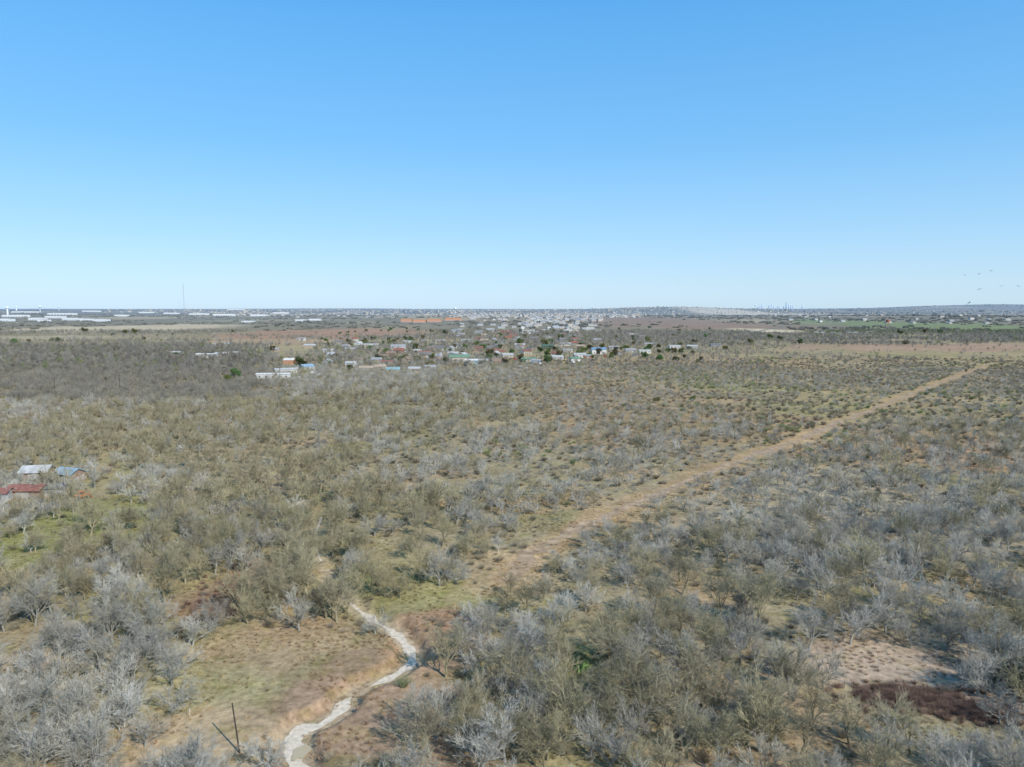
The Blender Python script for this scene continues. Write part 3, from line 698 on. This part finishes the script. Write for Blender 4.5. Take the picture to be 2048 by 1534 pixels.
def brush_form(seed, n, r, h, rad):
    R = random.Random(seed); V, F = [], []
    for i in range(n):
        a = R.uniform(0, 6.28); q_ = r*.3*math.sqrt(R.random()); p = Vector((math.cos(a)*q_, math.sin(a)*q_, -.05))
        a += R.uniform(-.6, .6); t = R.uniform(.0, 1.0); d = Vector((math.cos(a)*t*r, math.sin(a)*t*r, h*R.uniform(.5, 1))); L = d.length
        spike(V, F, p, d.normalized(), L, rad)
        for k in range(2):
            f = R.uniform(.3, .8); spike(V, F, p+d*f, deviate(R, d.normalized(), R.uniform(.3, .9)), L*.4, rad*.7)
    return V, F
tufts = [mesh_obj("grass_form_%02d" % i, *brush_form(i+50, 36, .45, .42, .018), M_GRASS, link=False) for i in range(4)]
shr = [mesh_obj("brush_form_%02d" % i, *brush_form(i+70, 120, 1.2, 1.5, .018), M_GRASS, link=False) for i in range(4)]
shf = [mesh_obj("brush_form_%02d" % (i+4), *brush_form(i+80, 90, 1.3, 1.5, .045), M_GRASS, link=False) for i in range(4)]
Pg = grid_pts(60, 190, 1.0, 4); gx, gy = Pg[:, 0], Pg[:, 1]
gd = sstep(.35, .6, fbm(gx, gy, 7, 33, 3))
cdg = creekd(gx, gy); gd = gd*sstep(.7, 1.3, cdg+(vnoise(gx/3, gy/3, 8)-.5)*1.2)*np.where(seg_dist(gx, gy, PATH) < 2.5, .4, 1)
gapm = np.abs(gy-gy_) < 1.9; gd = np.where(gapm & (cdg < 1.8), .9, gd)
kp = (NR.uniform(0, 1, len(gx)) < gd) & (np.abs(gx) < 20+.74*gy)
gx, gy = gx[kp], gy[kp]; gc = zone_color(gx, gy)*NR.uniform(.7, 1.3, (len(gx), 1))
scatter("dry_grass", tufts, np.stack([gx, gy, hgt(gx, gy)], 1), NR.uniform(.5, 1.2, len(gx)), gc, "tufts of dry tan and rust grass and weeds", "grass", .15)
Pb = grid_pts(60, 760, 3.3, 6); bx, by = Pb[:, 0], Pb[:, 1]
m = by < 280; cdb = np.full(len(bx), 99.); cdb[m] = creekd(bx[m], by[m])
bd = .26+.5*sstep(.42, .58, fbm(bx, by, 20, 43, 3)); wb = fbm(bx, by, 9, 77, 3)
bd = np.where((cdb < 2.0) | (seg_dist(bx, by, PATH)+(wb-.5)*7 < 4.2), 0, bd)*sstep(760, 600, by+(fbm(bx, by, 50, 12, 3)-.5)*160)
for cl in [CLB[4], CLB[5], CLB[6], CLB[11]]: bd = bd*(1-.8*blobmask(bx, by, cl[0], fbm(bx, by, 14, 5, 3)))
kp = (NR.uniform(0, 1, len(bx)) < bd) & keep_off(bx, by, -1); bx, by = bx[kp], by[kp]
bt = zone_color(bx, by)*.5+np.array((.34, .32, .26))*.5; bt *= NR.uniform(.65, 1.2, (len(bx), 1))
gp = .02+.22*sstep(.5, .64, fbm(bx, by, 70, 143, 3))
gsel = (NR.uniform(0, 1, len(bx)) < np.where(by > 230, gp, .03)) & (bx > -20); bt[gsel] = np.array((.245, .27, .14))*NR.uniform(.8, 1.2, (gsel.sum(), 1))
scatter("brush", shr+shf, np.stack([bx, by, hgt(bx, by)], 1), NR.uniform(.4, 1.05, len(bx))*np.where(gsel, 1.2, 1)*(1+.25*sstep(200, 320, by)), bt, "low twiggy grey and olive brush between trees", "brush", .12,
        I=NR.randint(0, 4, len(bx))+np.where(by > 190, 4, 0))
kx, ky = [], []
for (a, b_, c_, d_, n) in [(1820, 1398, 130, 28, 330), (1960, 1430, 90, 25, 120), (450, 1195, 75, 60, 110)]:
    bb = blob(a, b_, c_, d_)
    for i in range(n):
        kx.append(bb[0]+NR.normal()*bb[2]*.5); ky.append(bb[1]+NR.normal()*bb[3]*.5)
kx, ky = np.array(kx), np.array(ky)
shw = [mesh_obj("weed_form_%02d" % i, *brush_form(i+60, 100, 1.2, 1.3, .02), M_GRASS, link=False) for i in range(3)]
scatter("dead_weeds", shw, np.stack([kx, ky, hgt(kx, ky)], 1), NR.uniform(.3, .7, len(kx)), np.array((.20, .135, .105))*NR.uniform(.6, 1.6, (len(kx), 1)), "patches of dark reddish brown dead weeds", "weeds", .2)

LOD = []
for k, (st, sd) in enumerate([('spread', 21), ('round', 22), ('round', 23), ('vase', 24)]):
    g = bare_tree_geo(sd, st, 5, 5, 5, 3, 3.2); o = joined("scrub_tree_form_%02d" % k, g, [M_TWIG, M_TWIG]); LOD.append(o)
Pm = grid_pts(560, 1600, 7.8, 8); mx_, my = Pm[:, 0], Pm[:, 1]
v_m = upright(mx_, my); u_m = 1024+mx_/my*FPX; nn = fbm(mx_, my, 90, 71, 3); md_ = .08+.8*sstep(.46, .57, nn)
def win(u, v, u0, u1, v0, v1, s=25, sv=4): return sstep(u0-s, u0+s, u)*sstep(u1+s, u1-s, u)*sstep(v0-sv, v0+sv, v)*sstep(v1+sv, v1-sv, v)
belt = win(u_m, v_m, -500, 530, 692, 800, 25, 3)
md_ = np.maximum(md_, .98*belt); md_ = np.maximum(md_, .75*win(u_m, v_m, 620, 1500, 668, 735)); md_ = np.maximum(md_, .9*win(u_m, v_m, 1480, 2200, 664, 688, 25, 2)*sstep(.3, .5, nn)); md_ = np.maximum(md_, .75*win(u_m, v_m, 1000, 1500, 655, 672))
md_ = md_*sstep(540, 620, my-(fbm(mx_, my, 50, 12, 3)-.5)*160)
for (a, b_, c_, d_, s_) in [(240, 656, 190, 8, 1), (650, 668, 190, 10, .95), (560, 684, 180, 7, .9), (850, 683, 130, 4, .6), (1900, 696, 350, 6, .9), (1370, 650, 180, 13, .93), (560, 700, 110, 6, .6), (1530, 661, 60, 5, 1), (980, 710, 160, 4, .5), (120, 675, 130, 5, .9), (650, 745, 100, 6, .6)]:
    md_ = md_*(1-s_*blobmask(mx_, my, blob(a, b_, c_, d_), nn))
kp = (NR.uniform(0, 1, len(mx_)) < md_) & keep_off(mx_, my, .5); mx_, my = mx_[kp], my[kp]; u_m = u_m[kp]; v_m = v_m[kp]; belt = belt[kp]
r_ = NR.uniform(0, 1, (len(mx_), 1)); mt = np.array((.19, .175, .145))*(1-r_)+np.array((.35, .335, .295))*r_
mt = mt*(1-.22*belt[:, None])
gs = NR.uniform(0, 1, len(mx_)) < (.08+.45*win(u_m, v_m, 1600, 2200, 640, 668)); mt[gs] = np.array((.17, .20, .095))
sm = np.where((v_m > 694) & (u_m > 1000), .62, 1.0)
scatter("distant_scrub", LOD, np.stack([mx_, my, hgt(mx_, my)], 1), NR.uniform(.7, 1.25, len(mx_))*sm*(1+.2*belt), mt, "distant mass of leafless trees and scrub", "woodland")
CL = []
for k in range(4):
    V, F = [], []; R = random.Random(90+k)
    for j in range(7):
        cx, cy, s_ = R.uniform(-14, 14), R.uniform(-6, 6), R.uniform(.8, 1.5)
        for i in range(26):
            d = Vector((R.gauss(0, 1), R.gauss(0, 1), abs(R.gauss(0, 1.1))+.2)).normalized(); spike(V, F, Vector((cx, cy, .6)), d, 5*s_*R.uniform(.6, 1.1), .7*s_, 3)
    CL.append(mesh_obj("clump_form_%02d" % k, V, F, M_TWIG, link=False))
rows = []; yv = 1600.
RC = np.random.RandomState(77)
while yv < 11000:
    sp = 16+yv*.011; xx = np.arange(-.8*yv, .8*yv, sp); rows.append(np.stack([xx+RC.uniform(-.5, .5, len(xx))*sp, yv+RC.uniform(-.5, .5, len(xx))*sp*1.3, np.full(len(xx), sp)], 1)); yv += sp*1.3
Pf = np.concatenate(rows); fx_, fy, fs = Pf.T
nn = fbm(fx_, fy, 420, 101, 3); fd = .08+.85*sstep(.45, .55, nn); u_m = 1024+fx_/fy*FPX; v_m = upright(fx_, fy)
for (a, b_, c_, d_, s_) in [(240, 656, 190, 8, 1), (650, 668, 200, 11, .97), (1370, 648, 180, 13, .93), (1480, 628, 80, 2.5, 1), (1530, 661, 60, 5, 1), (150, 640, 80, 4, .7), (1050, 632, 200, 10, .4), (1950, 655, 200, 12, .5), (860, 650, 80, 5, .8)]:
    fd = fd*(1-s_*blobmask(fx_, fy, blob(a, b_, c_, d_), nn))
kp = (NR.uniform(0, 1, len(fx_)) < fd) & keep_off(fx_, fy, 4); fx_, fy = fx_[kp], fy[kp]
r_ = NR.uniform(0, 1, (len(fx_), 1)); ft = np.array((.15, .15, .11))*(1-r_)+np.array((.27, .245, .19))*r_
hzf = (1-np.exp(-(fy-500)/9000))[:, None]; ft = ft*(1-hzf)+np.array((.20, .29, .39))*hzf  # tree tint fades to a painted blue haze with distance
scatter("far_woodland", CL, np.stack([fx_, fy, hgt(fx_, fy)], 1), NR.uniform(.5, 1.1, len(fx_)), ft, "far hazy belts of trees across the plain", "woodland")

# ---------------------------------------------------------------- evergreens
EG = []
for sd, w_, h_ in ((1, 3.4, 5.2), (2, 3.0, 6.0), (3, 4.0, 5.6)):
    g = leafy_geo(sd, w_, h_); EG.append((mesh_obj("trunk", g[0], g[1], M_BARK, link=False), mesh_obj("crown", g[2], g[3], M_LEAF, link=False)))
EGP = [(472, 762, 1.5), (605, 738, 1.9), (455, 765, 1), (598, 728, 1.4), (2026, 1385, .8), (2062, 1395, .9), (1090, 696, 2), (1040, 692, 1.8), (965, 700, 1.6), (1180, 700, 1.5), (860, 735, 1.3), (545, 705, 1.3), (520, 720, 1), (700, 745, 1),
       (930, 700, 1.3), (1000, 700, 1.2), (1385, 803, .6), (1312, 805, .6), (170, 665, 2), (250, 668, 2), (270, 668, 2), (30, 690, 1.6), (115, 685, 1.4), (450, 745, 1), (740, 700, 1.2), (1230, 712, 1.2), (1500, 690, 1.6), (1540, 680, 1.7), (1560, 682, 1.5), (1600, 690, 1.5), (1800, 670, 1.7),
       (1850, 668, 1.7), (1880, 668, 1.8), (890, 668, 1.8), (1120, 680, 1.6), (1150, 690, 1.4), (670, 720, 1.2), (1010, 730, 1.1), (655, 695, 1.3), (780, 690, 1.2), (330, 730, 1.), (1810, 690, 1.5), (1450, 700, 1.2), (1300, 700, 1.3)]
for i in range(190): EGP.append((RR.uniform(640, 1420), RR.uniform(660, 728), RR.uniform(.7, 1.4)))
for i in range(25): EGP.append((RR.uniform(-10, 620), RR.uniform(660, 740), RR.uniform(.7, 1.3)))
for (u, v, s_) in EGP:
    ex, ey = G(u, v)
    if v < 740 and any((ex-a)**2+(ey-c)**2 < (r+1)**2 or (abs(ex-a) < r*.4 and 0 < c-ey < 11) for a, c, r in HOUSES) and s_ < 1.45: continue
    t0, c0 = EG[random.randrange(3)]; e = empty("evergreen_tree", (ex, ey, hz(ex, ey)), random.uniform(0, 6.28), s_)
    k = .5 if v > 1000 else 1
    for o in (t0.copy(), c0.copy()): ROOT.objects.link(o); o.parent = e; o["tint"] = [.085*random.uniform(.8, 1.6)*k, .115*random.uniform(.8, 1.4)*k, .05*k]
    tag(e, "dense dark green evergreen oak with rounded leafy crown", "tree", "evergreen trees dotted through the scrub")

# ---------------------------------------------------------------- prickly pear
x0, y0 = G(1165, 1340); b = MB(); R = random.Random(4)
def pad(c, d, nrm, s_):
    t = d.cross(nrm).normalized(); V = []; k = 10
    for sg in (-1, 0, 1):
        rr = 1 if sg == 0 else .8
        for j in range(k):
            a = 2*math.pi*j/k; V.append(c+d*(s_*(.95+math.sin(a)*rr))+t*(s_*.68*math.cos(a)*rr)+nrm*(sg*.035))
    F = [(i*k+j, i*k+(j+1) % k, (i+1)*k+(j+1) % k, (i+1)*k+j) for i in range(2) for j in range(k)]+[tuple(range(k))[::-1], tuple(range(2*k, 3*k))]
    b.add(V, F)
for i in range(30):
    a = R.uniform(0, 6.28); q_ = 1.2*math.sqrt(R.random()); c = Vector((math.cos(a)*q_, math.sin(a)*q_*.8, -.05))
    for l in range(R.choice([2, 3, 3])):
        d = Vector((R.gauss(0, .4), R.gauss(0, .4), 1)).normalized(); nn_ = d.orthogonal(); nn_.rotate(Matrix.Rotation(R.uniform(0, 6.28), 3, d)); nn_.normalize(); s_ = R.uniform(.19, .27)
        pad(c, d, nn_, s_); c = c+d*s_*1.75
ob = b.obj("prickly_pear", cmat("cactus_green", (.17, .27, .09), .6, .3, 3)); ob.location = (x0, y0, hz(x0, y0))
tag(ob, "clump of bright green prickly pear cactus pads", "cactus")

# ---------------------------------------------------------------- poles, stakes
def pole(u, v, ht, lean=0, arm=True, label="weathered dark wooden utility pole standing in grass", r=.15):
    x, y = G(u, v); e = empty("utility_pole", (x, y, hz(x, y))); e.rotation_euler = (0, lean, 0)
    b = MB(); b.cyl((0, 0, 0), r, r*.75, -.3, ht, 10); b.obj("post", cmat("pole_wood", (.07, .055, .045), .9, .3, 2), e)
    if arm:
        b = MB(); b.box(-1.2, 1.2, -.06, .06, ht-.7, ht-.55)
        for k in (-1.1, -.5, .5, 1.1): b.cyl((k, 0, 0), .05, .04, ht-.55, ht-.35, 8)
        b.obj("crossarm", cmat("pole_wood", (.07, .055, .045)), e)
    tag(e, label, "utility pole")
pole(479, 1503, 6.0, -.10, False, r=.10)
for u, v in [(-20, 792), (110, 788), (240, 782), (355, 776), (450, 770), (560, 764)]: pole(u, v, 10)
for u, v in [(1060, 712), (1140, 712), (900, 716), (780, 722), (690, 738), (1110, 672), (1150, 655)]: pole(u, v, 11)
for (u, v, c) in [(910, 1218, 'orange'), (1213, 1040, 'white'), (1188, 1052, 'white'), (1130, 1084, 'orange'), (1385, 960, 'white'), (380, 1435, 'white'), (1620, 872, 'white')]:
    x, y = G(u, v); b = MB(); b.add([(-.03, -.012, -.1), (.03, -.012, -.1), (.03, .012, -.1), (-.03, .012, -.1), (-.03, -.012, 1.1), (.03, -.012, 1.1), (.03, .012, 1.1), (-.03, .012, 1.1)], [(0, 1, 5, 4), (1, 2, 6, 5), (2, 3, 7, 6), (3, 0, 4, 7), (4, 5, 6, 7)], 0)
    b.box(-.06, .06, -.025, .025, .9, 1.2, 1)
    ob = b.obj("survey_stake", [cmat("lath_wood", (.6, .52, .38), .8, .1, 3), WM(c)]); ob.location = (x, y, hz(x, y))
    tag(ob, f"thin wooden survey stake with {c} flagging in grass", "stake", "survey stakes along the cleared track")

# ---------------------------------------------------------------- vehicles
def car_mesh(kind, col):
    b = MB()
    prof = {'sedan': [(-2.2, .45), (2.2, .45), (2.25, .75), (1.2, .95), (.6, 1.42), (-.9, 1.45), (-1.6, 1.0), (-2.25, .92)],
            'truck': [(-2.7, .5), (2.6, .5), (2.65, 1.0), (1.4, 1.15), (.9, 1.8), (-.4, 1.82), (-.6, 1.15), (-2.7, 1.12)]}[kind]
    n = len(prof); wd = .9
    V = [(px_, -wd*(.86 if pz > 1.3 else 1), pz) for px_, pz in prof]+[(px_, wd*(.86 if pz > 1.3 else 1), pz) for px_, pz in prof]
    b.add(V, [tuple(range(n)), tuple(range(n, 2*n))[::-1]]+[(j, j+n, (j+1) % n+n, (j+1) % n) for j in range(n)], 0)
    for sx in (-1.4, 1.4):
        for sy in (-.92, .72): b.cyl((sx, sy, .36), .36, .36, 0, .2, 12, 1, 'y')
    for sg in (-1, 1):
        y0_, y1_ = sorted((sg*.885, sg*.80)); b.box(-.75 if kind == 'sedan' else -.3, .55 if kind == 'sedan' else .75, y0_-.015, y1_+.015, 1.02 if kind == 'sedan' else 1.2, 1.34 if kind == 'sedan' else 1.65, 2)
    return b.obj("parked_car", [col, cmat("tyre_rubber", (.03, .03, .03), .9, .1, 3), M_GLASS], link=False)
CC = {'white': (.72, .72, .72), 'red': (.45, .04, .03), 'silver': (.5, .51, .53), 'black': (.03, .03, .035), 'blue': (.05, .12, .35)}
cf = [(car_mesh(k, cmat("car_paint_"+c, CC[c], .3, .04, 1)), k, c) for k, c in [('sedan', 'white'), ('truck', 'white'), ('sedan', 'red'), ('sedan', 'silver'), ('truck', 'black'), ('sedan', 'blue'), ('truck', 'red')]]
for (u, v) in [(430, 716), (447, 717), (470, 716), (400, 718), (590, 760), (600, 757), (625, 748), (640, 752), (820, 712), (832, 713), (855, 716), (770, 704), (810, 705), (895, 728), (930, 733), (955, 733), (1010, 722), (1030, 720), (1080, 729), (1145, 727), (1185, 722), (1210, 714), (1225, 713), (1270, 711), (745, 752), (800, 751), (720, 742), (340, 714), (365, 713), (880, 708), (1040, 735), (1105, 710)]:
    x, y = G(u, v); f, k, c = random.choice(cf); o = f.copy(); ROOT.objects.link(o); o.location = (x, y, hz(x, y)+.06); o.rotation_euler = (0, 0, random.uniform(0, 6.28))
    tag(o, f"{c} {'pickup truck' if k == 'truck' else 'sedan car'} parked beside a rural house", "car", "cars parked around the houses")
x, y = G(162, 998); e = empty("front_loader", (x, y, hz(x, y)), .9, .85); MO = cmat("loader_orange", (.56, .18, .06), .6, .25, 2); MK = cmat("tyre_rubber", (.03, .03, .03))
b = MB(); b.box(-1.6, 1.4, -.55, .55, .8, 1.45); b.box(-1.7, -.9, -.5, .5, 1.455, 1.75); b.obj("body", MO, e)
b = MB()
for sx in (-.6, .7):
    for sy in (-.5, .5): b.beam((sx, sy, 1.45), (sx, sy, 2.5), .05)
b.box(-.75, .85, -.65, .65, 2.5, 2.6); b.obj("cab", MO, e)
for sx, r in ((-1.0, .75), (1.1, .55)):
    for sy in (-.95, .6): b = MB(); b.cyl((sx, sy, r), r, r, 0, .35, 16, 0, 'y'); b.obj("wheel", MK, e)
b = MB(); b.beam((.9, -.58, 1.3), (2.2, -.58, 1.7), .09); b.beam((.9, .58, 1.3), (2.2, .58, 1.7), .09); b.beam((2.2, -.58, 1.7), (2.8, -.58, .7), .09); b.beam((2.2, .58, 1.7), (2.8, .58, .7), .09); b.obj("arm", MO, e)
b = MB(); b.add([(2.7, -1, .3), (3.3, -1, .25), (2.75, -1, 1), (2.7, 1, .3), (3.3, 1, .25), (2.75, 1, 1)], [(0, 1, 2), (3, 5, 4), (0, 3, 4, 1), (0, 2, 5, 3)]); b.obj("bucket", MO, e)
tag(e, "orange farm loader tractor parked beside trees", "tractor")

# ---------------------------------------------------------------- birds
MBD = cmat("bird_feathers", (.03, .028, .03), .8, .2, 3)
for (u, v, d) in [(1920, 551, 330), (1948, 549, 240), (1971, 543, 330), (1951, 579, 250), (1994, 573, 270), (2028, 573, 320), (1932, 606, 230)]:
    x = (u-1024)/FPX*d; z = H+(617-v)/FPX*d; R = random.Random(u); fl = R.uniform(.1, .45)
    V, F = [], []
    tube(V, F, [Vector((0, -.38, 0)), Vector((0, -.3, .02)), Vector((0, -.05, 0)), Vector((0, .2, 0)), Vector((0, .42, 0))], [.02, .05, .11, .07, .015], 8)
    V += [(-.12, .62, 0), (.12, .62, 0), (0, .3, .02)]; F.append((len(V)-3, len(V)-2, len(V)-1))
    for sg in (-1, 1):
        k = len(V); V += [(sg*.05, -.14, .03), (sg*.45, -.2, .03+fl*.35), (sg*.86, -.05, fl*.75), (sg*.92, .12, fl*.78), (sg*.5, .16, .03+fl*.38), (sg*.05, .17, .03)]
        F += [(k, k+1, k+4, k+5), (k+1, k+2, k+3, k+4)]
    ob = mesh_obj("bird", V, F, MBD); ob.location = (x, d, z); ob.rotation_euler = (R.uniform(-.3, .3), R.uniform(-.5, .5), R.uniform(0, 6.28))
    tag(ob, "dark soaring bird with spread wings in clear sky", "bird", "birds circling in the sky")

# ---------------------------------------------------------------- light, sky, camera
EL = math.radians(38); AZ = math.radians(140)
sd = Vector((math.sin(AZ)*math.cos(EL), math.cos(AZ)*math.cos(EL), math.sin(EL)))
l = bpy.data.lights.new("sun", 'SUN'); l.energy = 5.0; l.angle = math.radians(.5); l.color = (1, .95, .87)
lo = bpy.data.objects.new("sun", l); ROOT.objects.link(lo); lo.rotation_euler = sd.to_track_quat('Z', 'Y').to_euler(); lo.location = (0, 0, 200)
W = bpy.data.worlds.new("World"); sc.world = W; W.use_nodes = True; nt = W.node_tree
bg = nt.nodes["Background"]; sk = nt.nodes.new("ShaderNodeTexSky"); sk.sky_type = 'NISHITA'; sk.sun_disc = False
sk.sun_elevation = EL; sk.sun_rotation = AZ; sk.altitude = 200; sk.air_density = 1.0; sk.dust_density = .6; sk.ozone_density = 2.0
tc = nt.nodes.new("ShaderNodeTexCoord"); sp = nt.nodes.new("ShaderNodeSeparateXYZ"); nt.links.new(tc.outputs["Generated"], sp.inputs[0])
def ramp(stops, div):
    rp = nt.nodes.new("ShaderNodeValToRGB"); nt.links.new(sp.outputs["Z"], rp.inputs[0]); el = rp.color_ramp.elements
    for i, (p_, c_) in enumerate(stops):
        q_ = el[i] if i < 2 else el.new(p_)
        if i < 2: q_.position = p_
        q_.color = tuple(k/div for k in c_)+(1,)
    return rp
rp = ramp([(0, (.84, 1.12, 1.95)), (.375, (.70, 1.5, 1.9)), (.035, (.83, 1.04, 1.55)), (.10, (.80, 1.01, 1.44)), (.21, (.68, 1.16, 1.55))], 2.4)
vm = nt.nodes.new("ShaderNodeVectorMath"); vm.operation = 'MULTIPLY'; nt.links.new(sk.outputs[0], vm.inputs[0]); nt.links.new(rp.outputs[0], vm.inputs[1])
v2 = nt.nodes.new("ShaderNodeVectorMath"); v2.operation = 'SCALE'; v2.inputs["Scale"].default_value = 2.4; nt.links.new(vm.outputs[0], v2.inputs[0])
r2_ = ramp([(0, (.64, .83, .93)), (1, (.05, .20, .55)), (.035, (.58, .81, .95)), (.10, (.42, .74, .97)), (.21, (.235, .58, .96)), (.375, (.12, .43, .88))], 1)
v3 = nt.nodes.new("ShaderNodeVectorMath"); v3.operation = 'SCALE'; v3.inputs["Scale"].default_value = 1/.12; nt.links.new(r2_.outputs[0], v3.inputs[0])
mxs = nt.nodes.new("ShaderNodeMix"); mxs.data_type = 'VECTOR'; mxs.inputs[0].default_value = .7
vi = [s_ for s_ in mxs.inputs if s_.type == 'VECTOR' and s_.name in ("A", "B")]
nt.links.new(v2.outputs[0], vi[0]); nt.links.new(v3.outputs[0], vi[1])
vo = [s_ for s_ in mxs.outputs if s_.type == 'VECTOR'][0]
nt.links.new(vo, bg.inputs[0]); bg.inputs[1].default_value = .12
cam = bpy.data.cameras.new("camera"); cam.lens = 36*FPX/2048; cam.sensor_width = 36; cam.clip_end = 120000; cam.clip_start = .5
co = bpy.data.objects.new("camera", cam); ROOT.objects.link(co); co.location = (0, 0, H); co.rotation_euler = (math.pi/2-TH, 0, 0); sc.camera = co
sc.view_settings.view_transform = 'Standard'; sc.view_settings.look = 'None'; sc.view_settings.exposure = 0
print("trees", ntree, "near", len(nearI), "rest", len(rest), "tufts", len(gx), "brush", len(bx), "mid", len(mx_), "far", len(fx_), "houses", nh+len(HL))
